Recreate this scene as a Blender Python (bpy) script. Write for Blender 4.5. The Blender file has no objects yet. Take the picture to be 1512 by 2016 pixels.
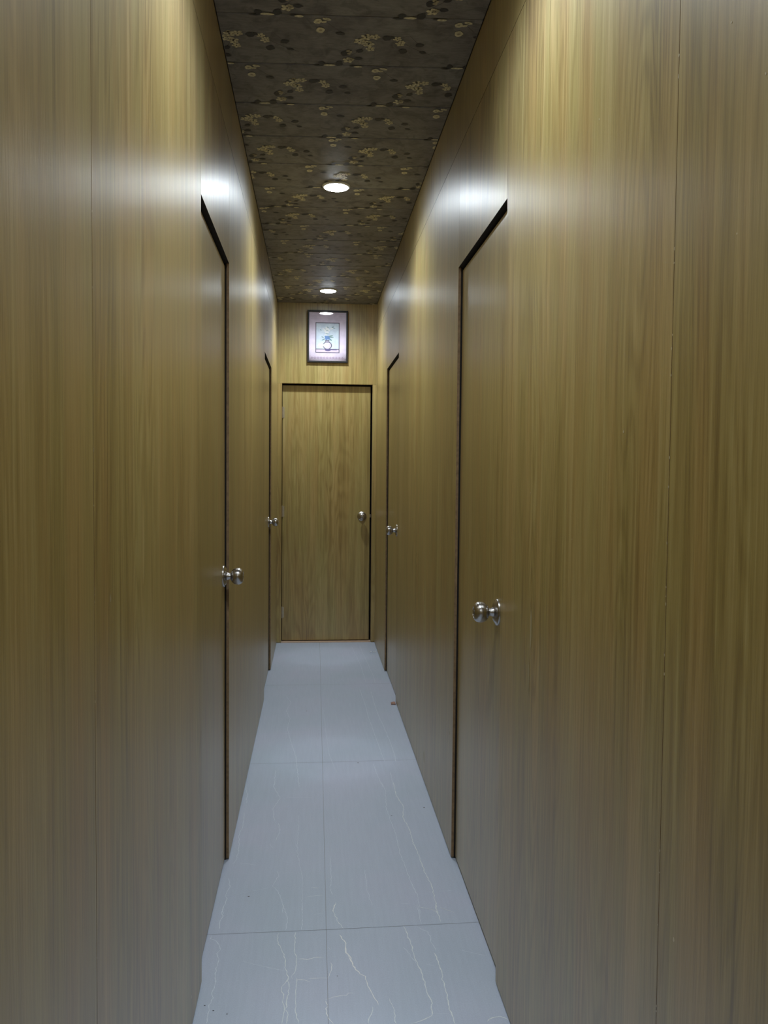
import bpy, bmesh, math, random
from mathutils import Vector, Matrix

# ---------------------------------------------------------------- camera, world, exposure
scene = bpy.context.scene
COL = scene.collection

CAM_Z = 1.3403
F_PX = 1664.26
YAW, PITCH, ROLL = math.radians(4.7512), math.radians(2.6024), math.radians(0.5079)
fwd = Vector((math.sin(YAW) * math.cos(PITCH), math.cos(YAW) * math.cos(PITCH), -math.sin(PITCH)))
rgt0 = Vector((math.cos(YAW), -math.sin(YAW), 0))
up0 = rgt0.cross(fwd)
rgt = math.cos(ROLL) * rgt0 + math.sin(ROLL) * up0
upv = -math.sin(ROLL) * rgt0 + math.cos(ROLL) * up0
cam_data = bpy.data.cameras.new('camera')
cam_data.sensor_fit = 'HORIZONTAL'
cam_data.sensor_width = 36.0
cam_data.lens = F_PX / 1512.0 * 36.0
cam_data.clip_start = 0.02
cam = bpy.data.objects.new('camera', cam_data)
COL.objects.link(cam)
M = Matrix((rgt, upv, -fwd)).transposed().to_4x4()
M.translation = Vector((0, 0, CAM_Z))
cam.matrix_world = M
scene.camera = cam

world = bpy.data.worlds.new('world')
world.use_nodes = True
world.node_tree.nodes['Background'].inputs[0].default_value = (0.6, 0.7, 0.9, 1)
world.node_tree.nodes['Background'].inputs[1].default_value = 0.0
scene.world = world

scene.view_settings.view_transform = 'Standard'
scene.view_settings.look = 'None'
scene.view_settings.gamma = 1.0
scene.view_settings.use_curve_mapping = False
scene.view_settings.exposure = 0.0
try:
    scene.cycles.max_bounces = 16
    scene.cycles.diffuse_bounces = 12
    scene.cycles.glossy_bounces = 8
    scene.cycles.sample_clamp_indirect = 6.0
    scene.cycles.use_denoising = True
except Exception:
    pass

LAMP_COLOUR = (0.84, 0.93, 1.0)
LAMP_STRENGTH = 60.0
SPOT_POWER = 76.0
LIGHT_X = 0.095
LIGHT_Y = [-2.70, -0.485, 1.73, 3.945, 6.163]      # one ceiling light every 2.2 m

# ---------------------------------------------------------------- dimensions (metres)
XL, XR = -0.287, 0.484        # wall faces
H = 2.656                     # ceiling
YB, YF = -3.2, 6.65           # back and far wall
ZD = 2.038                    # top of the door openings
ZS = 2.44                     # horizontal joint of the wall boards
TB = 0.009                    # board thickness
DR = 0.0135                   # how far the side doors sit back
BACK = 0.06
FX0, FX1 = -0.251, 0.454      # far door opening
SIDE_DOORS = {'L': [(2.192, 2.902), (4.966, 5.725)], 'R': [(2.140, 2.864), (4.885, 5.670)]}

# ---------------------------------------------------------------- node helpers
def new_mat(name):
    m = bpy.data.materials.new(name)
    m.use_nodes = True
    return m, m.node_tree, m.node_tree.nodes['Principled BSDF']

def N(nt, typ, **kw):
    n = nt.nodes.new(typ)
    for k, v in kw.items():
        if k in ('inputs',):
            for i, x in v.items():
                n.inputs[i].default_value = x
        else:
            setattr(n, k, v)
    return n

def math_n(nt, op, a, b=None, c=None, clamp=False):
    n = nt.nodes.new('ShaderNodeMath')
    n.operation = op
    n.use_clamp = clamp
    for i, x in enumerate((a, b, c)):
        if x is None:
            continue
        if isinstance(x, (int, float)):
            n.inputs[i].default_value = x
        else:
            nt.links.new(x, n.inputs[i])
    return n.outputs[0]

def ramp(nt, fac, stops, interp='LINEAR'):
    n = nt.nodes.new('ShaderNodeValToRGB')
    n.color_ramp.interpolation = interp
    el = n.color_ramp.elements
    while len(el) < len(stops):
        el.new(0.5)
    for e, (p, c) in zip(el, stops):
        e.position = p
        e.color = tuple(c) + (1,) if len(c) == 3 else c
    nt.links.new(fac, n.inputs[0])
    return n.outputs[0]

def mixc(nt, mode, fac, a, b):
    n = nt.nodes.new('ShaderNodeMix')
    n.data_type = 'RGBA'
    n.blend_type = mode
    for sock, x in ((n.inputs[0], fac), (n.inputs[6], a), (n.inputs[7], b)):
        if isinstance(x, (int, float)):
            sock.default_value = x
        elif isinstance(x, tuple):
            sock.default_value = x + (1,) if len(x) == 3 else x
        else:
            nt.links.new(x, sock)
    return n.outputs[2]

def noise(nt, vec, scale, detail=3.0, rough=0.55, dist=0.0):
    n = nt.nodes.new('ShaderNodeTexNoise')
    n.inputs['Scale'].default_value = scale
    n.inputs['Detail'].default_value = detail
    n.inputs['Roughness'].default_value = rough
    n.inputs['Distortion'].default_value = dist
    nt.links.new(vec, n.inputs['Vector'])
    return n.outputs['Fac']

def plain(name, col, rough=0.5, metal=0.0, emit=None, strength=0.0, var=0.06, vscale=40.0):
    m, nt, b = new_mat(name)
    tc = nt.nodes.new('ShaderNodeTexCoord')
    f = noise(nt, tc.outputs['Object'], vscale)
    lo = tuple(c * (1 - var) for c in col)
    hi = tuple(min(1, c * (1 + var)) for c in col)
    nt.links.new(ramp(nt, f, [(0.3, lo), (0.7, hi)]), b.inputs['Base Color'])
    b.inputs['Roughness'].default_value = rough
    b.inputs['Metallic'].default_value = metal
    if emit:
        b.inputs['Emission Color'].default_value = emit + (1,)
        b.inputs['Emission Strength'].default_value = strength
    return m

# ---------------------------------------------------------------- materials
def laminate(name='wood_laminate', tint=(1, 1, 1), rough=0.46, coat=0.0):
    """olive tan oak print on a satin film, grain running vertically"""
    m, nt, b = new_mat(name)
    L = nt.links
    tc = nt.nodes.new('ShaderNodeTexCoord')
    sep = nt.nodes.new('ShaderNodeSeparateXYZ')
    L.new(tc.outputs['Object'], sep.inputs[0])
    att = nt.nodes.new('ShaderNodeAttribute')
    att.attribute_name = 'seed'
    seed = att.outputs['Fac']
    u = math_n(nt, 'ADD', sep.outputs[0], sep.outputs[1])
    us = math_n(nt, 'ADD', u, math_n(nt, 'MULTIPLY', seed, 3.71))
    zs = math_n(nt, 'ADD', sep.outputs[2], math_n(nt, 'MULTIPLY', seed, 1.93))
    def vec(su, sz):
        c = nt.nodes.new('ShaderNodeCombineXYZ')
        L.new(math_n(nt, 'MULTIPLY', us, su), c.inputs[0])
        L.new(math_n(nt, 'MULTIPLY', zs, sz), c.inputs[1])
        L.new(seed, c.inputs[2])
        return c.outputs[0]
    broad = noise(nt, vec(9.0, 0.55), 1.0, 3.0, 0.5)
    streak = noise(nt, vec(60.0, 1.3), 1.0, 3.0, 0.6)
    fibre = noise(nt, vec(420.0, 9.0), 1.0, 2.0, 0.6)
    thread = noise(nt, vec(170.0, 1.8), 1.0, 1.5, 0.5)
    tint_n = noise(nt, vec(14.0, 1.2), 1.0, 2.0, 0.5)
    # flat-sawn figure: contour lines of a stretched noise field
    field = noise(nt, vec(7.5, 0.75), 1.0, 2.0, 0.45, 0.35)
    ring = math_n(nt, 'SINE', math_n(nt, 'MULTIPLY', field, 105.0))
    ring = math_n(nt, 'MULTIPLY_ADD', ring, 0.5, 0.5)
    ring = math_n(nt, 'POWER', ring, 1.6)
    mask = noise(nt, vec(5.0, 0.6), 1.0, 1.0, 0.5)
    mask = math_n(nt, 'MULTIPLY_ADD', mask, 3.4, -1.15, clamp=True)
    fig = math_n(nt, 'MULTIPLY', ring, mask)
    v = math_n(nt, 'MULTIPLY', broad, 0.42)
    v = math_n(nt, 'ADD', v, math_n(nt, 'MULTIPLY', streak, 0.44))
    v = math_n(nt, 'ADD', v, math_n(nt, 'MULTIPLY', fibre, 0.34))
    v = math_n(nt, 'ADD', v, math_n(nt, 'MULTIPLY_ADD', thread, 0.34, -0.17))
    v = math_n(nt, 'SUBTRACT', v, math_n(nt, 'MULTIPLY', fig, 0.14))
    col = ramp(nt, v, [(0.32, (0.205, 0.132, 0.030)), (0.50, (0.325, 0.232, 0.064)),
                       (0.62, (0.405, 0.303, 0.096)), (0.82, (0.53, 0.425, 0.175))])
    warm = ramp(nt, tint_n, [(0.36, (1.05, 0.97, 0.95)), (0.52, (1, 1, 1)), (0.68, (0.97, 1.01, 0.96))])
    col = mixc(nt, 'MULTIPLY', 1.0, col, warm)
    col = mixc(nt, 'MULTIPLY', 1.0, col, tint)
    L.new(col, b.inputs['Base Color'])
    rv = math_n(nt, 'MULTIPLY_ADD', streak, 0.10, rough - 0.05)
    L.new(rv, b.inputs['Roughness'])
    b.inputs['IOR'].default_value = 1.5
    b.inputs['Specular IOR Level'].default_value = 1.0
    b.inputs['Anisotropic'].default_value = 0.7
    b.inputs['Coat Weight'].default_value = 1.0
    b.inputs['Coat Roughness'].default_value = 0.385 + coat
    b.inputs['Coat IOR'].default_value = 1.52
    geo = nt.nodes.new('ShaderNodeNewGeometry')
    cr = nt.nodes.new('ShaderNodeVectorMath')
    cr.operation = 'CROSS_PRODUCT'
    L.new(geo.outputs['True Normal'], cr.inputs[0])
    cr.inputs[1].default_value = (0, 0.0001, 1)
    L.new(cr.outputs[0], b.inputs['Tangent'])
    bump = nt.nodes.new('ShaderNodeBump')
    bump.inputs['Strength'].default_value = 0.30 if coat == 0 else 0.40
    bump.inputs['Distance'].default_value = 0.0006
    L.new(noise(nt, vec(320.0, 28.0), 1.0, 2.0, 0.6), bump.inputs['Height'])
    L.new(bump.outputs[0], b.inputs['Normal'])
    L.new(bump.outputs[0], b.inputs['Coat Normal'])
    return m

MAT_WOOD = laminate()
MAT_DOOR = laminate('door_laminate', rough=0.43, coat=-0.035)
MAT_MDF = plain('raw_board_edge', (0.26, 0.17, 0.09), 0.75, var=0.25, vscale=60)
MAT_DARK = plain('dark_cavity_and_shade', (0.012, 0.010, 0.009), 0.9)  # wall cavity, and shade painted on the board undersides
MAT_MARK = plain('pale_scuff', (0.44, 0.37, 0.20), 0.4)
MAT_GLUE = plain('dried_glue', (0.72, 0.66, 0.50), 0.5)
MAT_STEEL = plain('brushed_nickel', (0.46, 0.44, 0.42), 0.26, 1.0, var=0.04, vscale=300)
MAT_BRASS = plain('pale_hinge_metal', (0.62, 0.56, 0.44), 0.35, 0.8)
MAT_BLACK = plain('black_frame_paint', (0.006, 0.005, 0.006), 0.5)

def floor_material():
    m, nt, b = new_mat('grey_stone_tile')
    L = nt.links
    tc = nt.nodes.new('ShaderNodeTexCoord')
    o = tc.outputs['Object']
    big = noise(nt, o, 2.2, 4, 0.55, 0.4)
    fine = noise(nt, o, 260, 3, 0.7)
    mp = nt.nodes.new('ShaderNodeMapping')
    mp.inputs['Scale'].default_value = (90, 5, 1)
    L.new(o, mp.inputs[0])
    lines = noise(nt, mp.outputs[0], 1.0, 3, 0.6)
    col = ramp(nt, big, [(0.3, (0.55, 0.635, 0.765)), (0.5, (0.58, 0.650, 0.795)), (0.7, (0.61, 0.655, 0.815))])
    col = mixc(nt, 'MULTIPLY', 0.55, col, ramp(nt, fine, [(0.35, (0.80, 0.81, 0.82)), (0.7, (1, 1, 1))]))
    col = mixc(nt, 'MULTIPLY', 0.5, col, ramp(nt, lines, [(0.4, (0.93, 0.93, 0.94)), (0.6, (1, 1, 1))]))
    L.new(col, b.inputs['Base Color'])
    b.inputs['Roughness'].default_value = 0.42
    b.inputs['Specular IOR Level'].default_value = 0.4
    bp = nt.nodes.new('ShaderNodeBump')
    bp.inputs['Strength'].default_value = 0.06
    bp.inputs['Distance'].default_value = 0.001
    L.new(fine, bp.inputs['Height'])
    L.new(bp.outputs[0], b.inputs['Normal'])
    return m
MAT_FLOOR = floor_material()
MAT_VEIN = [plain('vein_faint', (0.72, 0.79, 0.91), 0.4, var=0.12, vscale=120),
            plain('vein_pale', (0.85, 0.91, 0.98), 0.4, var=0.12, vscale=120),
            plain('vein_white', (0.97, 0.99, 1.0), 0.35, var=0.08, vscale=120)]
MAT_GROUT = plain('tile_joint', (0.24, 0.26, 0.30), 0.8)
MAT_SPECK = plain('dark_speck', (0.03, 0.03, 0.04), 0.7)

def ceiling_material():
    m, nt, b = new_mat('printed_ceiling_plank')
    L = nt.links
    tc = nt.nodes.new('ShaderNodeTexCoord')
    att = nt.nodes.new('ShaderNodeAttribute')
    att.attribute_name = 'seed'
    c = nt.nodes.new('ShaderNodeCombineXYZ')
    L.new(math_n(nt, 'MULTIPLY', att.outputs['Fac'], 2.3), c.inputs[0])
    ad = nt.nodes.new('ShaderNodeVectorMath')
    ad.operation = 'ADD'
    L.new(tc.outputs['Object'], ad.inputs[0])
    L.new(c.outputs[0], ad.inputs[1])
    o = ad.outputs[0]
    cloud = noise(nt, o, 7.0, 5, 0.6, 0.8)
    smoke = noise(nt, o, 16.0, 4, 0.6, 1.2)
    mp = nt.nodes.new('ShaderNodeMapping')
    mp.inputs['Scale'].default_value = (30, 130, 1)
    L.new(o, mp.inputs[0])
    weave = noise(nt, mp.outputs[0], 1.0, 3, 0.7)
    col = ramp(nt, cloud, [(0.32, (0.130, 0.118, 0.113)), (0.5, (0.200, 0.188, 0.176)), (0.68, (0.240, 0.235, 0.215))])
    dark = ramp(nt, smoke, [(0.36, (0.55, 0.54, 0.55)), (0.50, (1, 1, 1))])
    col = mixc(nt, 'MULTIPLY', 0.75, col, dark)
    col = mixc(nt, 'MULTIPLY', 0.8, col, ramp(nt, weave, [(0.35, (0.78, 0.78, 0.78)), (0.65, (1.1, 1.1, 1.1))]))
    L.new(col, b.inputs['Base Color'])
    b.inputs['Roughness'].default_value = 0.48
    b.inputs['Specular IOR Level'].default_value = 0.4
    return m
MAT_CEIL = ceiling_material()
MAT_PETAL = plain('petal_cream', (0.66, 0.60, 0.38), 0.48, var=0.3, vscale=160)
MAT_PETAL2 = plain('petal_edge', (0.40, 0.34, 0.20), 0.48, var=0.3, vscale=160)
MAT_LEAF = plain('leaf_dark', (0.018, 0.017, 0.020), 0.5, var=0.3, vscale=120)
MAT_STEM = plain('stem_brown', (0.065, 0.048, 0.042), 0.5)
MAT_TRIMWHITE = plain('white_plastic', (0.80, 0.82, 0.84), 0.35)
MAT_LENS = plain('lit_lens', (0.9, 0.9, 0.9), 0.4, emit=LAMP_COLOUR, strength=LAMP_STRENGTH)

# ---------------------------------------------------------------- object helpers
def tag(o, label=None, cat=None, group=None, kind=None):
    if label: o['label'] = label
    if cat: o['category'] = cat
    if group: o['group'] = group
    if kind: o['kind'] = kind
    return o

def obj(name, bm, mats, parent=None, loc=None, smooth=False, bevel=0.0, fixn=True):
    """link a bmesh (in world coordinates) as ONE object whose origin is loc"""
    loc = Vector(loc) if loc is not None else Vector((0, 0, 0))
    if fixn:
        bmesh.ops.recalc_face_normals(bm, faces=bm.faces)
    bmesh.ops.translate(bm, verts=bm.verts, vec=-loc)
    me = bpy.data.meshes.new(name)
    bm.to_mesh(me)
    bm.free()
    for mt in (mats if isinstance(mats, (list, tuple)) else [mats]):
        me.materials.append(mt)
    if smooth:
        for p in me.polygons:
            p.use_smooth = True
        try:
            me.set_sharp_from_angle(angle=math.radians(40))
        except Exception:
            pass
    o = bpy.data.objects.new(name, me)
    COL.objects.link(o)
    if parent:
        o.parent = parent
        o.location = loc - world_loc(parent)
    else:
        o.location = loc
    if bevel:
        md = o.modifiers.new('bevel', 'BEVEL')
        md.width = bevel
        md.segments = 2
        md.limit_method = 'ANGLE'
    return o

def world_loc(o):
    v = Vector((0, 0, 0))
    while o:
        v += o.location
        o = o.parent
    return v

def new_bm():
    bm = bmesh.new()
    bm.faces.layers.float.new('seed')
    return bm

def box(bm, lo, hi, mi=0, seed=0.0, edge_mi=None, face_axis=None, under_mi=None):
    """axis aligned box; with edge_mi all faces not facing face_axis take that material"""
    lay = bm.faces.layers.float.get('seed')
    x0, y0, z0 = (min(a, b) for a, b in zip(lo, hi))
    x1, y1, z1 = (max(a, b) for a, b in zip(lo, hi))
    v = [bm.verts.new(p) for p in ((x0, y0, z0), (x1, y0, z0), (x1, y1, z0), (x0, y1, z0),
                                   (x0, y0, z1), (x1, y0, z1), (x1, y1, z1), (x0, y1, z1))]
    quads = ((0, 3, 2, 1), (4, 5, 6, 7), (0, 1, 5, 4), (1, 2, 6, 5), (2, 3, 7, 6), (3, 0, 4, 7))
    axes = (2, 2, 1, 0, 1, 0)
    for q, ax in zip(quads, axes):
        f = bm.faces.new([v[i] for i in q])
        f.material_index = mi if (edge_mi is None or ax == face_axis) else edge_mi
        if under_mi is not None and ax == 2:
            f.material_index = under_mi
        if lay:
            f[lay] = seed

def poly(bm, pts, mi=0, seed=0.0):
    lay = bm.faces.layers.float.get('seed')
    f = bm.faces.new([bm.verts.new(p) for p in pts])
    f.material_index = mi
    if lay:
        f[lay] = seed
    return f

def lathe(bm, prof, origin, axis, seg=40, mi=0, cap=True):
    """profile of (radius, distance along axis) swept round axis"""
    axis = Vector(axis).normalized()
    a = axis.orthogonal().normalized()
    b = axis.cross(a)
    o = Vector(origin)
    rings = []
    for r, t in prof:
        if r < 1e-6:
            rings.append([bm.verts.new(o + axis * t)])
        else:
            rings.append([bm.verts.new(o + axis * t + a * (r * math.cos(2 * math.pi * i / seg)) + b * (r * math.sin(2 * math.pi * i / seg))) for i in range(seg)])
    for r0, r1 in zip(rings, rings[1:]):
        for i in range(seg):
            j = (i + 1) % seg
            if len(r0) == 1 and len(r1) == 1:
                continue
            if len(r0) == 1:
                f = bm.faces.new((r0[0], r1[i], r1[j]))
            elif len(r1) == 1:
                f = bm.faces.new((r0[i], r1[0], r0[j]))
            else:
                f = bm.faces.new((r0[i], r1[i], r1[j], r0[j]))
            f.material_index = mi
    if cap:
        for rg in (rings[0], rings[-1]):
            if len(rg) > 2:
                bm.faces.new(rg).material_index = mi

def ribbon(bm, pts, w, z, mi=0, rng=None, jag=0.0, plane='xy', step=0.02, taper=True):
    """thin inlaid line along a polyline with slightly ragged course and width"""
    P = [Vector(p) for p in pts]
    Q = []
    for a, b in zip(P, P[1:]):
        n = max(1, int((b - a).length / step))
        for i in range(n):
            Q.append(a.lerp(b, i / n))
    Q.append(P[-1])
    if rng and jag:
        for i in range(1, len(Q) - 1):
            Q[i] = Q[i] + Vector((rng.uniform(-jag, jag), rng.uniform(-jag, jag) * 0.6))
    L_, R_ = [], []
    for i, p in enumerate(Q):
        d = (Q[min(i + 1, len(Q) - 1)] - Q[max(i - 1, 0)])
        d = d.normalized() if d.length > 1e-9 else Vector((0, 1))
        n = Vector((-d.y, d.x))
        ww = w * 0.5 * (rng.uniform(0.55, 1.25) if rng else 1.0)
        if taper and i in (0, len(Q) - 1):
            ww *= 0.3
        a, b = p + n * ww, p - n * ww
        L_.append(bm.verts.new((a.x, a.y, z)))
        R_.append(bm.verts.new((b.x, b.y, z)))
    for i in range(len(Q) - 1):
        f = bm.faces.new((L_[i], R_[i], R_[i + 1], L_[i + 1]))
        f.material_index = mi

# ---------------------------------------------------------------- side walls
def side_wall(name, side, label):
    X = XL if side == 'L' else XR
    s = -1 if side == 'L' else 1                 # outward direction
    doors = SIDE_DOORS[side]
    bm = new_bm()
    rng = random.Random(5 if side == 'L' else 11)
    j0 = 1.133 if side == 'L' else 1.121
    g = 0.0009
    def board(y0, y1, z0, z1, mi=0):
        box(bm, (X, y0 + g, z0 + g), (X + s * TB, y1 - g, z1 - g), mi, rng.uniform(0, 9), 1, 0, 2)  # top and bottom faces painted near-black, for the shade under the door headers
    z0 = 0.0045
    (a0, a1), (b0, b1) = doors
    mid = (a1 + b0) / 2
    for y0, y1 in ((YB, -1.307), (-1.307, -0.087), (-0.087, j0), (j0, a0), (a1, mid), (mid, b0), (b1, YF)):
        board(y0, y1, z0, ZS)
    for y0, y1 in doors:
        board(y0, y1, ZD, ZS, 5)
    for y0, y1 in ((YB, -1.307), (-1.307, 1.133), (1.133, 3.573), (3.573, 6.01), (6.01, YF)):
        board(y0, y1, ZS, H)
    # studs and cavity behind the boards, open where the doors stand
    xa, xb = X + s * (TB + 0.0002), X + s * (TB + BACK)
    for y0, y1 in ((YB, a0 - 0.001), (a1 + 0.001, b0 - 0.001), (b1 + 0.001, YF)):
        box(bm, (xa, y0, 0), (xb, y1, H), 2)
    for y0, y1 in doors:
        box(bm, (xa, y0 - 0.001, ZD + 0.001), (xb, y1 + 0.001, H), 2)
    xf = X - s * 0.0004                          # marks lie on the face
    def mark(y, z, w, h, mi=3, n=14, jit=0.25):
        pts = []
        for i in range(n):
            t = 2 * math.pi * i / n
            k = 1 + rng.uniform(-jit, jit)
            pts.append((xf, y + w * 0.5 * k * math.cos(t), z + h * 0.5 * k * math.sin(t)))
        poly(bm, pts, mi, 0)
    if side == 'R':
        mark(1.295, 1.409, 0.004, 0.004, 4)
        mark(1.838, 0.997, 0.014, 0.090, 3, 24, 0.08)
        mark(1.850, 0.885, 0.009, 0.075, 3, 24, 0.12)
        mark(1.07, 0.72, 0.004, 0.007, 4, 8)
        mark(5.923, 2.402, 0.03, 0.014, 4)
        mark(2.932, 0.423, 0.02, 0.012, 3)
        mark(3.60, 0.11, 0.05, 0.05, 3)
        for k in range(26):
            mark(j0 + rng.uniform(-0.0012, 0.0012), rng.uniform(0.2, 2.2), 0.0022, rng.uniform(0.002, 0.006), 4, 8)
        for y, z in ((0.896, 1.775), (0.977, 1.871), (1.442, 1.95), (0.95, 1.62), (1.86, 1.30), (1.55, 1.22)):
            mark(y, z, 0.003, 0.003, 4, 8)
    else:
        mark(2.007, 0.08, 0.012, 0.004, 4, 8)
        mark(1.22, 1.16, 0.003, 0.012, 4, 8)
        for k in range(14):
            mark(j0 + rng.uniform(-0.001, 0.001), rng.uniform(0.6, 2.2), 0.0016, rng.uniform(0.002, 0.005), 4, 8)
    o = obj(name, bm, [MAT_WOOD, MAT_MDF, MAT_DARK, MAT_MARK, MAT_GLUE, MAT_DOOR], fixn=False)
    return tag(o, label, 'wall', kind='structure')

side_wall('wall_left', 'L', 'left wall of tan wood laminate boards with two doors')
side_wall('wall_right', 'R', 'right wall of tan wood laminate boards with two doors')

# far wall
bm = new_bm()
g = 0.0006
box(bm, (XL, YF, 0.004), (FX0 - g, YF + TB, ZD - 0.003), 0, 2.1, 1, 1)
box(bm, (FX1 + g, YF, 0.004), (XR, YF + TB, ZD - 0.003), 0, 4.7, 1, 1)
box(bm, (XL, YF, ZD - 0.003 + g), (XR, YF + TB, H), 0, 6.3, 1, 1)
for lo, hi in (((XL - BACK, YF + TB, 0), (FX0 - 0.003, YF + 0.10, H)),
               ((FX1 + 0.003, YF + TB, 0), (XR + BACK, YF + 0.10, H)),
               ((FX0 - 0.003, YF + TB, ZD), (FX1 + 0.003, YF + 0.10, H))):
    box(bm, lo, hi, 1)
tag(obj('wall_far', bm, [MAT_WOOD, MAT_MDF], fixn=False), 'narrow end wall of pale wood laminate around the closed door', 'wall', kind='structure')

bm = new_bm()
box(bm, (XL - 0.07, YB - 0.05, 0), (XR + 0.07, YB, H), 0, 1.2)
tag(obj('wall_back', bm, [MAT_WOOD], fixn=False), 'wood laminate wall closing the corridor behind the viewer', 'wall', kind='structure')

bm = new_bm()
box(bm, (FX0, YF + 0.004, 0), (FX1, YF + 0.10, 0.005), 0)
tag(obj('trim_1', bm, [plain('threshold_wood', (0.62, 0.45, 0.33), 0.6)]), 'thin pinkish threshold strip under the far door', 'threshold', kind='structure')

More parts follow.
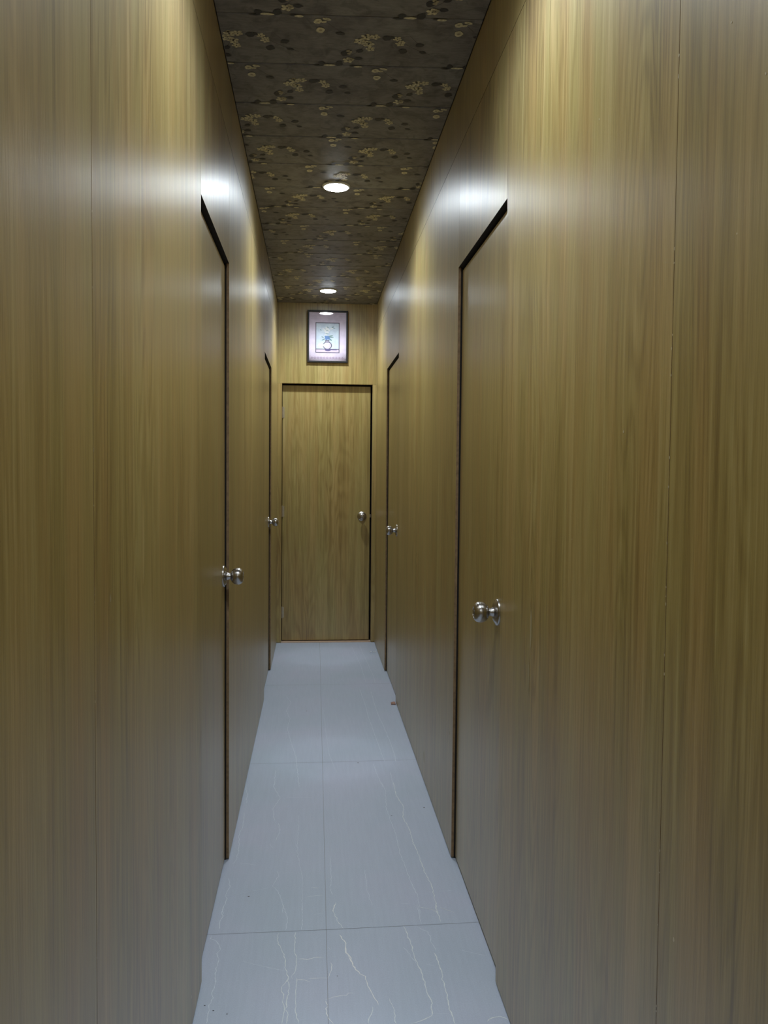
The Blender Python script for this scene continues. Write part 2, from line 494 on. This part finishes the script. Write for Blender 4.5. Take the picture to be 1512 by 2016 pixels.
# ---------------------------------------------------------------- floor
bm = new_bm()
box(bm, (XL - 0.09, YB - 0.05, -0.05), (XR + 0.09, YF + 0.10, 0.0), 0)
rng = random.Random(3)
def joint(x0, y0, x1, y1, w=0.0015):
    ribbon(bm, [(x0, y0), (x1, y1)], w, 0.0003, 1, None, 0, taper=False, step=9)
joint(0.030, YB, 0.052, YF, 0.0012)
for k in range(-3, 4):
    y = 2.430 + 1.444 * k
    joint(XL - 0.03, y - 0.004, 0.036, y + 0.000)
    joint(0.036, y + 0.000, XR + 0.03, y + 0.012)
VEINS = [
    (3, 1, [(-0.268, 2.599), (-0.273, 2.56), (-0.269, 2.528), (-0.274, 2.498), (-0.271, 2.45)]),
    (3, 1, [(-0.287, 2.422), (-0.289, 2.405), (-0.272, 2.39), (-0.261, 2.37), (-0.256, 2.343), (-0.265, 2.327), (-0.256, 2.3), (-0.257, 2.255), (-0.252, 2.187), (-0.255, 2.146), (-0.25, 2.127), (-0.255, 2.097), (-0.255, 2.055), (-0.255, 2.024)]),
    (2.2, 1, [(-0.092, 2.587), (-0.08, 2.541), (-0.073, 2.491), (-0.077, 2.434)]),
    (2.4, 2, [(-0.095, 2.421), (-0.101, 2.384), (-0.075, 2.309), (-0.071, 2.247), (-0.062, 2.197), (-0.058, 2.141), (-0.063, 2.101), (-0.059, 2.079), (-0.064, 2.067), (-0.057, 2.045), (-0.061, 2.011)]),
    (2.2, 2, [(-0.062, 2.197), (-0.076, 2.161), (-0.075, 2.142), (-0.069, 2.119), (-0.074, 2.106), (-0.067, 2.084), (-0.07, 2.05), (-0.072, 2.011)]),
    (1.6, 1, [(-0.192, 2.288), (-0.158, 2.268), (-0.123, 2.253), (-0.07, 2.23)]),
    (1.8, 1, [(-0.03, 2.583), (-0.028, 2.531), (-0.03, 2.434)]),
    (2.2, 2, [(-0.047, 2.423), (-0.048, 2.328), (-0.04, 2.281), (-0.045, 2.226), (-0.052, 2.206), (-0.05, 2.194)]),
    (2.2, 2, [(-0.039, 2.196), (-0.039, 2.117), (-0.041, 2.091), (-0.037, 2.044), (-0.031, 2.011)]),
    (3, 3, [(-0.036, 2.286), (-0.013, 2.281), (0.008, 2.289), (0.034, 2.289)]),
    (2.6, 3, [(-0.039, 2.191), (-0.017, 2.186), (-0.003, 2.177)]),
    (2.0, 3, [(-0.008, 2.193), (0.004, 2.194), (0.041, 2.191), (0.05, 2.209), (0.055, 2.239), (0.052, 2.262)]),
    (2.0, 3, [(0.035, 2.099), (0.066, 2.112), (0.091, 2.114), (0.095, 2.122), (0.114, 2.121)]),
    (3, 3, [(0.036, 2.094), (0.044, 2.074), (0.038, 2.064), (0.041, 2.034), (0.054, 2.003)]),
    (2.4, 2, [(0.072, 2.576), (0.065, 2.538), (0.074, 2.493), (0.093, 2.433)]),
    (3, 3, [(0.08, 2.401), (0.097, 2.354), (0.098, 2.308), (0.107, 2.276), (0.119, 2.224)]),
    (2, 2, [(0.008, 2.518), (0.034, 2.524)]),
    (2, 2, [(0.048, 2.338), (0.053, 2.322)]),
    (2, 2, [(0.056, 2.291), (0.065, 2.291)]),
    (2, 1, [(-0.199, 2.198), (-0.19, 2.196)]),
    (2, 1, [(-0.169, 2.141), (-0.164, 2.146)]),
    (2.8, 3, [(0.096, 2.341), (0.097, 2.308), (0.107, 2.281), (0.112, 2.24), (0.131, 2.204), (0.144, 2.191), (0.147, 2.15), (0.161, 2.104), (0.169, 2.068)]),
    (2, 2, [(0.154, 2.062), (0.15, 2.035), (0.143, 2.019), (0.139, 1.997)]),
    (2, 2, [(0.199, 2.094), (0.205, 2.057), (0.207, 1.992)]),
    (2.4, 1, [(0.328, 2.56), (0.326, 2.502), (0.325, 2.443)]),
    (3, 2, [(0.271, 2.435), (0.282, 2.35), (0.284, 2.269), (0.291, 2.233), (0.296, 2.178), (0.3, 2.112), (0.304, 2.067), (0.299, 2.016), (0.279, 2.003), (0.242, 1.99)]),
    (2.2, 1, [(0.309, 2.429), (0.34, 2.398), (0.342, 2.346), (0.35, 2.299)]),
    (3.4, 2, [(0.343, 2.289), (0.349, 2.204), (0.346, 2.165), (0.348, 2.123), (0.348, 2.073), (0.346, 2.026), (0.35, 1.982)]),
    (2.6, 2, [(0.385, 2.556), (0.383, 2.517), (0.385, 2.451)]),
    (2, 1, [(0.329, 2.54), (0.361, 2.528), (0.381, 2.504)]),
    (2.2, 2, [(0.396, 2.536), (0.434, 2.501)]),
    (1.8, 1, [(0.415, 2.3), (0.449, 2.284), (0.491, 2.263)]),
    (2, 1, [(0.312, 2.237), (0.335, 2.227)]),
    (3.2, 2, [(0.43, 1.985), (0.447, 2.0), (0.466, 2.003), (0.483, 1.989)]),
    (1.8, 1, [(0.303, 2.022), (0.34, 2.022)]),
    (1.8, 1, [(0.259, 2.324), (0.273, 2.286), (0.286, 2.238)]),
    (2.6, 1, [(-0.161, 3.632), (-0.164, 3.581), (-0.133, 3.452), (-0.156, 3.336), (-0.145, 3.216)]),
    (2.4, 1, [(-0.128, 3.199), (-0.12, 3.127), (-0.133, 3.045)]),
    (2, 1, [(-0.151, 3.024), (-0.142, 2.981)]),
    (2.2, 1, [(-0.115, 2.812), (-0.112, 2.769), (-0.126, 2.704), (-0.106, 2.663), (-0.087, 2.574), (-0.088, 2.532)]),
    (2.6, 1, [(-0.276, 2.767), (-0.265, 2.713), (-0.272, 2.657), (-0.266, 2.623), (-0.273, 2.565), (-0.266, 2.538)]),
    (2, 1, [(-0.272, 2.651), (-0.243, 2.649), (-0.219, 2.664), (-0.176, 2.681), (-0.143, 2.691)]),
    (2.6, 1, [(-0.266, 3.307), (-0.261, 3.183), (-0.271, 3.113), (-0.263, 3.038), (-0.261, 2.96), (-0.261, 2.893), (-0.272, 2.867)]),
    (2.6, 1, [(-0.249, 2.875), (-0.194, 2.859)]),
    (2.4, 1, [(-0.289, 3.64), (-0.27, 3.489), (-0.267, 3.405)]),
    (2, 1, [(-0.103, 3.455), (-0.07, 3.451), (0.002, 3.444)]),
    (2.4, 3, [(-0.003, 2.685), (0.022, 2.682)]),
    (2, 2, [(-0.014, 2.629), (0.033, 2.634)]),
    (1.8, 1, [(0.063, 2.905), (0.064, 2.77), (0.059, 2.675), (0.066, 2.635)]),
    (2.4, 3, [(0.074, 2.585), (0.066, 2.532)]),
    (1.4, 1, [(-0.053, 3.269), (-0.052, 2.947), (-0.032, 2.752), (-0.029, 2.522)]),
    (2.4, 1, [(0.3, 3.605), (0.308, 3.503), (0.295, 3.326), (0.301, 3.214), (0.309, 3.116), (0.311, 3.01), (0.309, 2.924), (0.317, 2.823), (0.324, 2.699), (0.336, 2.611), (0.328, 2.499)]),
    (3, 2, [(0.351, 3.602), (0.348, 3.452), (0.367, 3.322), (0.352, 3.227), (0.366, 3.097), (0.365, 2.999), (0.375, 2.879), (0.378, 2.768), (0.389, 2.671), (0.386, 2.581), (0.383, 2.495)]),
    (1.8, 1, [(0.178, 2.8), (0.177, 2.65), (0.187, 2.556)]),
    (2.2, 2, [(0.328, 2.544), (0.371, 2.523), (0.384, 2.501)]),
    (2.4, 2, [(0.395, 2.537), (0.423, 2.509)]),
    (2, 1, [(0.273, 2.564), (0.306, 2.567)]),
    (1.8, 1, [(0.41, 2.635), (0.455, 2.638)]),
    (2.6, 1, [(-0.16, 5.055), (-0.127, 4.91), (-0.149, 4.732), (-0.124, 4.584), (-0.133, 4.409), (-0.107, 4.176), (-0.078, 3.951), (-0.067, 3.749), (-0.057, 3.566)]),
    (2.6, 1, [(0.29, 5.185), (0.305, 4.774), (0.305, 4.623), (0.314, 4.366), (0.325, 4.102), (0.334, 3.867)]),
    (3, 1, [(0.357, 5.13), (0.356, 4.839), (0.366, 4.558), (0.382, 4.271), (0.389, 4.049), (0.387, 3.864)]),
    (2.6, 1, [(0.28, 3.841), (0.288, 3.687), (0.301, 3.545)]),
    (2.6, 1, [(0.349, 3.724), (0.347, 3.542)]),
    (2.6, 1, [(-0.164, 3.782), (-0.164, 3.572)]),
    (1.6, 1, [(0.057, 4.787), (0.079, 3.972), (0.108, 3.738)]),
    (2, 1, [(-0.152, 4.309), (-0.086, 4.323)]),
    (2.4, 1, [(0.295, 6.501), (0.329, 5.922), (0.34, 5.382)]),
    (2.6, 1, [(0.36, 6.499), (0.396, 5.607), (0.398, 5.352)]),
]

for w, b, pts in VEINS:
    ribbon(bm, pts, w * 0.001 * 0.75, 0.00015 + 0.000006 * VEINS.index((w, b, pts)), 1 + b, rng, 0.0024, step=0.010)
for x, y, r in ((0.31, 3.243, .003), (0.448, 3.316, .004), (-0.034, 4.724, .0035), (0.21, 3.856, .004),
                (-0.199, 2.642, .003), (-0.267, 2.096, .002), (-0.243, 2.074, .002), (-0.208, 2.058, .002), (0.069, 2.198, .002)):
    poly(bm, [(x + r * math.cos(t * math.pi / 5) * rng.uniform(.7, 1.3), y + r * .7 * math.sin(t * math.pi / 5), 0.0006) for t in range(10)], 5)
tag(obj('floor', bm, [MAT_FLOOR, MAT_GROUT] + MAT_VEIN + [MAT_SPECK], fixn=False), 'blue grey stone tiles with thin white veins', 'floor', kind='structure')

# ---------------------------------------------------------------- ceiling
PL = 0.2945
Y0C = 2.500                                     # a plank joint
CLUST = {-1: -0.03, 0: 0.154, 1: -0.07, 2: 0.172, 3: 0.212, 4: 0.116, 5: -0.074, 6: -0.116, 7: 0.079, 8: -0.036, 9: 0.10,
         10: 0.236, 11: 0.02, 12: 0.36, 13: 0.14}
bm = new_bm()
rng = random.Random(8)
SK = -0.045                                     # the planks run very slightly askew
def cz(x, y, z):
    return (x, y + (x - 0.1) * SK, z)
def plank(y0, y1, seed):
    lay = bm.faces.layers.float.get('seed')
    x0, x1 = XL + 0.0025, XR - 0.0025
    g, d = 0.0018, 0.0045
    prof = [(y0 + g, H + 0.004), (y0 + g, H + 0.0016), (y0 + g + d, H), (y1 - g - d * 2.2, H), (y1 - g - d * 2.0, H + 0.0008), (y1 - g, H + 0.0010), (y1 - g, H + 0.004)]
    A = [bm.verts.new(cz(x0, y, z)) for y, z in prof]
    B = [bm.verts.new(cz(x1, y, z)) for y, z in prof]
    for i in range(len(prof) - 1):
        f = bm.faces.new((A[i], A[i + 1], B[i + 1], B[i]))
        f[lay] = seed
ZP = H - 0.0004
LAYER = [0]
def blob(x, y, rx, ry, ang, mi, z=None, pointed=False, n=14):
    LAYER[0] = (LAYER[0] + 1) % 150
    z = ZP - 0.000008 * LAYER[0] if z is None or z == ZP else z - 0.0013
    pts = []
    for i in range(n):
        t = 2 * math.pi * i / n
        k = rng.uniform(0.88, 1.1)
        a, b = rx * math.cos(t) * k, ry * math.sin(t) * k
        if pointed:
            b *= 1 - 0.55 * abs(math.cos(t)) ** 3
        px, py = x + a * math.cos(ang) - b * math.sin(ang), y + a * math.sin(ang) + b * math.cos(ang)
        if px < XL + 0.004 or px > XR - 0.004:
            px = min(max(px, XL + 0.004), XR - 0.004)
        pts.append(cz(px, py, z))
    area = max(p[0] for p in pts) - min(p[0] for p in pts)
    if area > 0.002:
        poly(bm, pts, mi)
def flower(x, y, r, mi=1):
    r *= 1.1
    n = 5
    a0 = rng.uniform(0, 6)
    for i in range(n):
        a = a0 + 2 * math.pi * i / n
        blob(x + r * 0.55 * math.cos(a), y + r * 0.55 * math.sin(a), r * 0.52, r * 0.38, a, mi, ZP)
        blob(x + r * 0.62 * math.cos(a + .5), y + r * 0.62 * math.sin(a + .5), r * 0.20, r * 0.14, a, 2, ZP - 0.0001)
    blob(x, y, r * 0.17, r * 0.17, 0, 3, ZP - 0.0002, n=8)
def stem(pts, w=0.0016):
    q = [p for p in pts if XL + 0.005 < p[0] < XR - 0.005]
    if len(q) > 1:
        base = len(bm.verts)
        P = [Vector(p) for p in q]
        for a, b in zip(P, P[1:]):
            d = (b - a).normalized()
            n = Vector((-d.y, d.x)) * w * 0.5
            poly(bm, [cz(a.x + n.x, a.y + n.y, ZP + 0.0001), cz(b.x + n.x, b.y + n.y, ZP + 0.0001), cz(b.x - n.x, b.y - n.y, ZP + 0.0001), cz(a.x - n.x, a.y - n.y, ZP + 0.0001)], 4)
def motif(cx, yt):
    """cx: centre of the big blossom cluster, yt: near edge of the plank"""
    U, V = 0.00061, 0.00128
    def p(u, v):
        return cx + (u - 800) * U, yt + (v - 72) * V
    stem([p(800, 170), p(860, 168), p(930, 160), p(1000, 190), p(1060, 215), p(1135, 238)])
    stem([p(960, 160), p(1010, 150), p(1065, 190)], 0.0012)
    stem([p(800, 190), p(770, 225), p(735, 245), p(700, 265), p(668, 292)])
    stem([p(560, 92), p(600, 100), p(640, 125), p(685, 148)])
    for u, v, r in ((762, 178, .015), (796, 160, .016), (838, 158, .014), (810, 192, .016), (822, 214, .013), (786, 184, .013)):
        flower(*p(u, v), r)
    blob(*p(792, 152), .0045, .0035, .4, 3, ZP - .0003); blob(*p(812, 186), .0035, .003, 0, 3, ZP - .0003)
    for u, v, r in ((950, 164, .012), (968, 186, .013), (975, 178, .009)):
        flower(*p(u, v), r)
    for u, v, rx, ry, a in ((898, 162, .0125, .0115, .1), (990, 222, .012, .013, .3), (1066, 191, .012, .009, -.2), (1092, 226, .010, .006, .3),
                            (925, 158, .009, .005, .8), (770, 226, .011, .008, -.6), (765, 264, .012, .008, .1), (668, 292, .011, .014, .2),
                            (665, 146, .013, .007, .2), (697, 240, .012, .014, .2), (577, 292, .010, .010, 0), (740, 302, .009, .004, 0), (560, 304, .014, .004, 0)):
        blob(*p(u, v), rx * 1.2, ry * 1.2, a, 3, ZP, pointed=True)
    flower(*p(714, 272), .016)
    flower(*p(728, 268), .010, 2)
    for u, v in ((710, 226), (722, 230), (716, 238)):
        blob(*p(u, v), .006, .007, rng.uniform(0, 3), 2, ZP - .0001)
    for u, v, rx, ry in ((618, 300, .020, .006), (768, 305, .014, .006)):
        blob(*p(u, v), rx, ry, 0, 1)
    for u, v, rx, ry, a in ((555, 94, .012, .014, .3), (568, 132, .013, .016, 0), (598, 84, .013, .007, .3), (585, 96, .008, .006, -.3)):
        blob(*p(u, v), rx, ry, a, 1)
        blob(*p(u, v), rx * .4, ry * .3, a, 2, ZP - .0001)
k = -20
while Y0C + PL * k < YF:
    y0, y1 = Y0C + PL * k, Y0C + PL * (k + 1)
    plank(y0, y1, rng.uniform(0, 9))
    cx = CLUST.get(k, rng.uniform(-0.1, 0.3))
    if k >= -2:
        for n in (-2, -1, 0, 1):
            motif(cx + 0.412 * n, y0)
    k += 1
# dark board the planks are fixed to
box(bm, (XL - 0.07, YB - 0.05, H + 0.0042), (XR + 0.07, YF + 0.10, H + 0.05), 5)
o = obj('ceiling', bm, [MAT_CEIL, MAT_PETAL, MAT_PETAL2, MAT_LEAF, MAT_STEM, MAT_DARK], fixn=False)
tag(o, 'brown ceiling planks printed with cream blossoms and dark leaves', 'ceiling', kind='structure')

# ---------------------------------------------------------------- doors
def knob(parent, origin, n):
    """ball knob: n points out of the door face"""
    bm = bmesh.new()
    lathe(bm, [(0.0, .006), (.0125, .006), (.0125, .014), (.0105, .018), (.0105, .024), (.0150, .026), (.0195, .0285), (.0240, .033), (.0270, .039),
               (.0283, .046), (.0275, .053), (.0245, .0595), (.0195, .0640), (.0150, .0655), (.0143, .0640), (.0, .0640)], origin, n, 48)
    kb = obj('door_knob', bm, MAT_STEEL, parent, origin, smooth=True)
    bm = bmesh.new()
    lathe(bm, [(0, 0), (.0365, 0), (.0365, .0025), (.0350, .0045), (.0300, .0060), (.0270, .0095), (.0200, .0115), (.0150, .0120), (0, .0120)], origin, n, 48)
    obj('rose', bm, MAT_STEEL, kb, origin, smooth=True)
    bm = bmesh.new()
    lathe(bm, [(0, .060), (.0085, .060), (.0085, .0660), (.0075, .0668), (0, .0668)], origin, n, 24)
    kc = obj('key_cylinder', bm, MAT_STEEL, kb, origin, smooth=True)
    return kb

def side_door(idx, side, span, kz, latch, seed, label):
    X = XL if side == 'L' else XR
    s = -1 if side == 'L' else 1
    y0, y1 = span
    ya, yb = y0 + 0.004, y1 - 0.008
    xf = X + s * DR
    bm = new_bm()
    box(bm, (xf, ya, 0.010), (xf + s * 0.036, yb, ZD - 0.011), 0, seed, 1, 0)
    ky = {1: yb - 0.040, 2: ya + 0.100, 3: yb - 0.062, 4: ya + 0.150}[idx]
    base = Vector((xf, (ya + yb) / 2, 0.010))
    d = obj('door_%d' % idx, bm, [MAT_DOOR, MAT_MDF], None, None, fixn=False)
    tag(d, label, 'door', kind='structure')
    knob(d, (xf, ky, kz), (-s, 0, 0))
    return d

side_door(1, 'L', SIDE_DOORS['L'][0], 0.992, 'far', 3.3, 'nearer closed wood laminate door in the left wall')
side_door(2, 'R', SIDE_DOORS['R'][0], 0.968, 'near', 5.9, 'nearer closed wood laminate door in the right wall')
side_door(3, 'L', SIDE_DOORS['L'][1], 1.012, 'far', 7.7, 'farther closed wood laminate door in the left wall')
side_door(4, 'R', SIDE_DOORS['R'][1], 1.000, 'near', 1.1, 'farther closed wood laminate door in the right wall')

YD = YF + 0.052
bm = new_bm()
box(bm, (FX0 + 0.003, YD, 0.012), (FX1 - 0.012, YD + 0.036, ZD - 0.014), 0, 8.4, 1, 1)
dfar = obj('door_5', bm, [MAT_WOOD, MAT_MDF], fixn=False)
tag(dfar, 'closed wood laminate door at the end of the corridor', 'door', kind='structure')
knob(dfar, (0.380, YD, 1.000), (0, -1, 0))
for hz in (1.812, 1.035, 0.235):
    bm = bmesh.new()
    lathe(bm, [(0, -.046), (.004, -.046), (.004, -.042), (.0062, -.042), (.0062, .042), (.004, .042), (.004, .046), (0, .046)], (FX0 + 0.004, YD - 0.006, hz), (0, 0, 1), 16)
    hi = obj('hinge', bm, MAT_BRASS, dfar, (FX0 + 0.004, YD - 0.006, hz), smooth=True)
    bm = bmesh.new()
    box(bm, (FX0 + 0.004, YD - 0.0015, hz - 0.042), (FX0 + 0.018, YD + 0.0005, hz + 0.042))
    obj('hinge_leaf', bm, MAT_BRASS, hi, (FX0 + 0.004, YD, hz))
bm = bmesh.new()
box(bm, (FX1 - 0.0125, YD + 0.004, 0.99), (FX1 - 0.001, YD + 0.020, 1.014))
obj('latch', bm, MAT_STEEL, dfar, (FX1 - 0.012, YD + 0.01, 1.0), bevel=0.001)
# added near-black slabs close off the openings so the door gaps look dark
bm = new_bm()
for side in 'LR':
    X = XL if side == 'L' else XR
    s = -1 if side == 'L' else 1
    for y0, y1 in SIDE_DOORS[side]:
        box(bm, (X + s * (TB + BACK), y0 - 0.05, 0), (X + s * (TB + BACK + 0.01), y1 + 0.05, ZD + 0.05), 0)
box(bm, (FX0 - 0.05, YF + 0.10, 0), (FX1 + 0.05, YF + 0.11, ZD + 0.05), 0)
tag(obj('dark_door_slab', bm, [MAT_DARK], fixn=False), 'added dark slabs that close the openings behind the doors', 'backing', kind='structure')

# ---------------------------------------------------------------- ceiling lights
LABELS = {3: 'round white ceiling light, the larger and nearer of the two lit ones in view',
          4: 'round white ceiling light just in front of the picture, the farther of two',
          2: 'round white ceiling light above the nearer side doors, out of view overhead',
          1: 'round white ceiling light just behind the viewer',
          0: 'round white ceiling light at the back of the corridor behind the viewer'}
def ceiling_light(i, y):
    e = bpy.data.objects.new('ceiling_light', None)
    COL.objects.link(e)
    e.location = (LIGHT_X, y, H)
    tag(e, LABELS[i], 'ceiling light', 'round ceiling lights along the corridor')
    o = Vector((LIGHT_X, y, H - 0.0005))
    bm = bmesh.new()
    lathe(bm, [(0.056, 0), (0.064, 0), (0.064, .003), (0.061, .007), (0.056, .008)], o, (0, 0, -1), 48, cap=False)
    obj('trim_ring', bm, MAT_TRIMWHITE, e, o, smooth=True)
    bm = bmesh.new()
    R = 0.057
    prof = [(R, .0055)] + [(R * math.cos(a), .0055 + .010 * math.sin(a)) for a in [math.radians(d) for d in range(10, 90, 10)]] + [(0, .0155)]
    lathe(bm, [(0, .0045), (R, .0045)] + prof, o, (0, 0, -1), 48, cap=False)
    obj('lens', bm, MAT_LENS, e, o, smooth=True)
    ld = bpy.data.lights.new('downlight', 'SPOT')       # the lamp's own beam, strongest straight down
    ld.energy = SPOT_POWER
    ld.color = LAMP_COLOUR
    ld.spot_size = math.radians(157)
    ld.spot_blend = 1.0
    ld.shadow_soft_size = 0.045
    lo = bpy.data.objects.new('downlight', ld)
    COL.objects.link(lo)
    lo.parent = e
    lo.location = (0, 0, -0.0175)
for i, y in enumerate(LIGHT_Y):
    ceiling_light(i, y)

# ---------------------------------------------------------------- picture above the far door
PX0, PX1, PZ0, PZ1 = -0.056, 0.257, 2.198, 2.599
TH = 0.026
pic = bpy.data.objects.new('framed_picture', None)
COL.objects.link(pic)
pic.location = ((PX0 + PX1) / 2, YF, PZ0)
pic.rotation_euler = (math.radians(0.9), 0, 0)
tag(pic, 'small black framed picture of a striped vase hung above the far door', 'picture')
bm = bmesh.new()
fw = 0.0130
y0, y1 = YF - TH, YF - 0.0005
for lo, hi in (((PX0, y0, PZ0), (PX0 + fw, y1, PZ1)), ((PX1 - fw, y0, PZ0), (PX1, y1, PZ1)),
               ((PX0 + fw, y0, PZ0), (PX1 - fw, y1, PZ0 + fw)), ((PX0 + fw, y0, PZ1 - fw), (PX1 - fw, y1, PZ1))):
    box(bm, lo, hi)
obj('frame', bm, MAT_BLACK, pic, pic.location, bevel=0.0015)

def U(u): return PX0 + (u - 215) / 1080 * (PX1 - PX0)
def V(v): return PZ1 - (v - 210) / 1390 * (PZ1 - PZ0)
PM = [plain('paper_lilac', (0.90, 0.78, 0.92), 0.6, var=0.10, vscale=22), plain('ink_grey', (0.13, 0.11, 0.16), 0.6),
      plain('sky_wash', (0.76, 0.84, 0.96), 0.6, var=0.10, vscale=30), plain('vase_body', (0.84, 0.76, 0.88), 0.6),
      plain('ink_violet', (0.14, 0.11, 0.26), 0.6), plain('blossom_white', (0.97, 0.98, 0.98), 0.6),
      plain('petal_blue', (0.18, 0.33, 0.62), 0.6), plain('leaf_green', (0.22, 0.36, 0.34), 0.6), plain('border_mauve', (0.58, 0.42, 0.58), 0.6),
      plain('table_pink', (0.82, 0.68, 0.82), 0.6)]
bm = bmesh.new()
yp = YF - 0.0125
def quad(u0, v0, u1, v1, mi, lift):
    poly(bm, [(U(u0), yp - lift, V(v0)), (U(u1), yp - lift, V(v0)), (U(u1), yp - lift, V(v1)), (U(u0), yp - lift, V(v1))], mi)
PLAY = [0]
def disc(u, v, ru, rv, mi, lift, n=20, ang=0):
    PLAY[0] += 1
    lift += PLAY[0] * 0.000004
    pts = []
    for i in range(n):
        t = 2 * math.pi * i / n
        a, b = ru * math.cos(t), rv * math.sin(t)
        pts.append((U(u + a * math.cos(ang) - b * math.sin(ang)), yp - lift, V(v + a * math.sin(ang) + b * math.cos(ang))))
    poly(bm, pts, mi)
S = 0.0003
quad(225, 220, 1285, 1595, 0, 0)
quad(428, 528, 1072, 1338, 1, S)
quad(448, 550, 1052, 1228, 2, 2 * S)
quad(448, 1250, 1052, 1318, 9, 2 * S)
# vase: dark outline, pale body, bands, foot
disc(748, 1140, 122, 108, 1, 3 * S); disc(748, 1140, 98, 88, 3, 4 * S)
quad(690, 998, 800, 1060, 1, 5 * S); quad(704, 1016, 786, 1034, 3, 6 * S)
for v, w in ((1098, 70), (1128, 86), (1158, 84), (1188, 66)):
    quad(748 - w, v, 748 + w, v + 7, 8, 5 * S)
disc(760, 1258, 78, 32, 4, 5 * S)
quad(830, 1240, 1000, 1262, 4, 3 * S)
r2 = random.Random(2)
for u, v, a, b, mi, g in ((725, 940, 40, 55, 6, .2), (770, 930, 48, 42, 6, 1.0), (700, 910, 26, 30, 6, 0), (840, 885, 60, 14, 7, -.2), (855, 920, 60, 12, 7, .1),
                          (830, 985, 42, 18, 7, .6), (640, 985, 48, 13, 7, -.5), (620, 920, 34, 10, 7, .5), (790, 960, 30, 26, 6, .2)):
    disc(u, v, a, b, mi, 6 * S, ang=g)
for u, v, a, b, g in ((735, 690, 52, 34, .4), (690, 740, 46, 30, -.5), (775, 730, 50, 28, .5), (735, 790, 56, 30, 0), (640, 700, 34, 16, .5), (860, 690, 48, 18, -.3), (700, 850, 34, 22, .2)):
    disc(u, v, a, b, 5, 5 * S, ang=g)
for u, v, a, b, g in ((755, 655, 26, 10, .4), (890, 650, 30, 12, -.3), (740, 745, 36, 6, 0), (735, 825, 40, 6, 0), (570, 730, 22, 9, .5), (930, 690, 30, 7, .2), (690, 700, 22, 5, .8)):
    disc(u, v, a, b, 7, 6 * S, ang=g)
# row of small ornaments below, washed lines above
for i in range(11):
    u = 335 + i * 82
    disc(u, 1470, 30, 32, 8, S, 4); disc(u, 1470, 13, 14, 0, 2 * S, 4)
    quad(u + 30, 1464, u + 54, 1474, 8, S)
for v, a, b in ((345, 320, 640), (352, 1050, 1220), (430, 300, 600), (462, 960, 1220), (300, 960, 1180)):
    quad(a, v, b, v + 12, 9, S)
obj('print', bm, PM, pic, (pic.location.x, yp, pic.location.z), fixn=False)

m, nt, b = new_mat('picture_glass')
for n in list(nt.nodes):
    if n.type != 'OUTPUT_MATERIAL':
        nt.nodes.remove(n)
out = [n for n in nt.nodes if n.type == 'OUTPUT_MATERIAL'][0]
tr = nt.nodes.new('ShaderNodeBsdfTransparent'); gl = nt.nodes.new('ShaderNodeBsdfGlossy')
gl.inputs['Roughness'].default_value = 0.03
fr = nt.nodes.new('ShaderNodeFresnel'); fr.inputs[0].default_value = 1.5
mx = nt.nodes.new('ShaderNodeMixShader')
nt.links.new(fr.outputs[0], mx.inputs[0]); nt.links.new(tr.outputs[0], mx.inputs[1]); nt.links.new(gl.outputs[0], mx.inputs[2])
nt.links.new(mx.outputs[0], out.inputs['Surface'])
bm = bmesh.new()
box(bm, (PX0 + 0.008, YF - 0.0175, PZ0 + 0.008), (PX1 - 0.008, YF - 0.0160, PZ1 - 0.008))
obj('glass', bm, m, pic, (pic.location.x, YF - 0.017, pic.location.z))

# ---------------------------------------------------------------- litter on the floor
bm = bmesh.new()
r3 = random.Random(4)
pts = []
for i in range(7):
    for j in range(5):
        pts.append(bm.verts.new((0.449 - 0.030 + i * 0.0085 + r3.uniform(-.003, .003), 6.262 - 0.02 + j * 0.011 + r3.uniform(-.004, .004), 0.0012 + r3.uniform(0, 0.010))))
for i in range(6):
    for j in range(4):
        bm.faces.new((pts[i * 5 + j], pts[(i + 1) * 5 + j], pts[(i + 1) * 5 + j + 1], pts[i * 5 + j + 1]))
mm, nt, b = new_mat('clear_film')
b.inputs['Base Color'].default_value = (0.75, 0.80, 0.85, 1); b.inputs['Roughness'].default_value = 0.12
b.inputs['Alpha'].default_value = 0.35
tag(obj('plastic_scrap', bm, mm, None, (0.445, 6.262, 0), smooth=False), 'tiny crumpled clear plastic scrap on the tiles beside the far right door', 'scrap')
bm = bmesh.new()
for v0 in ((0.462, 4.825), ):
    box(bm, (0.455, 4.828, 0.0006), (0.477, 4.866, 0.006))
bmesh.ops.subdivide_edges(bm, edges=bm.edges, cuts=2)
for v in bm.verts:
    v.co += Vector((r3.uniform(-.003, .003), r3.uniform(-.004, .004), r3.uniform(0, .004)))
tag(obj('wood_chip', bm, plain('chip_pink_brown', (0.40, 0.24, 0.19), 0.7), None, (0.466, 4.846, 0)), 'tiny reddish brown chip on the floor against the right wall', 'chip')
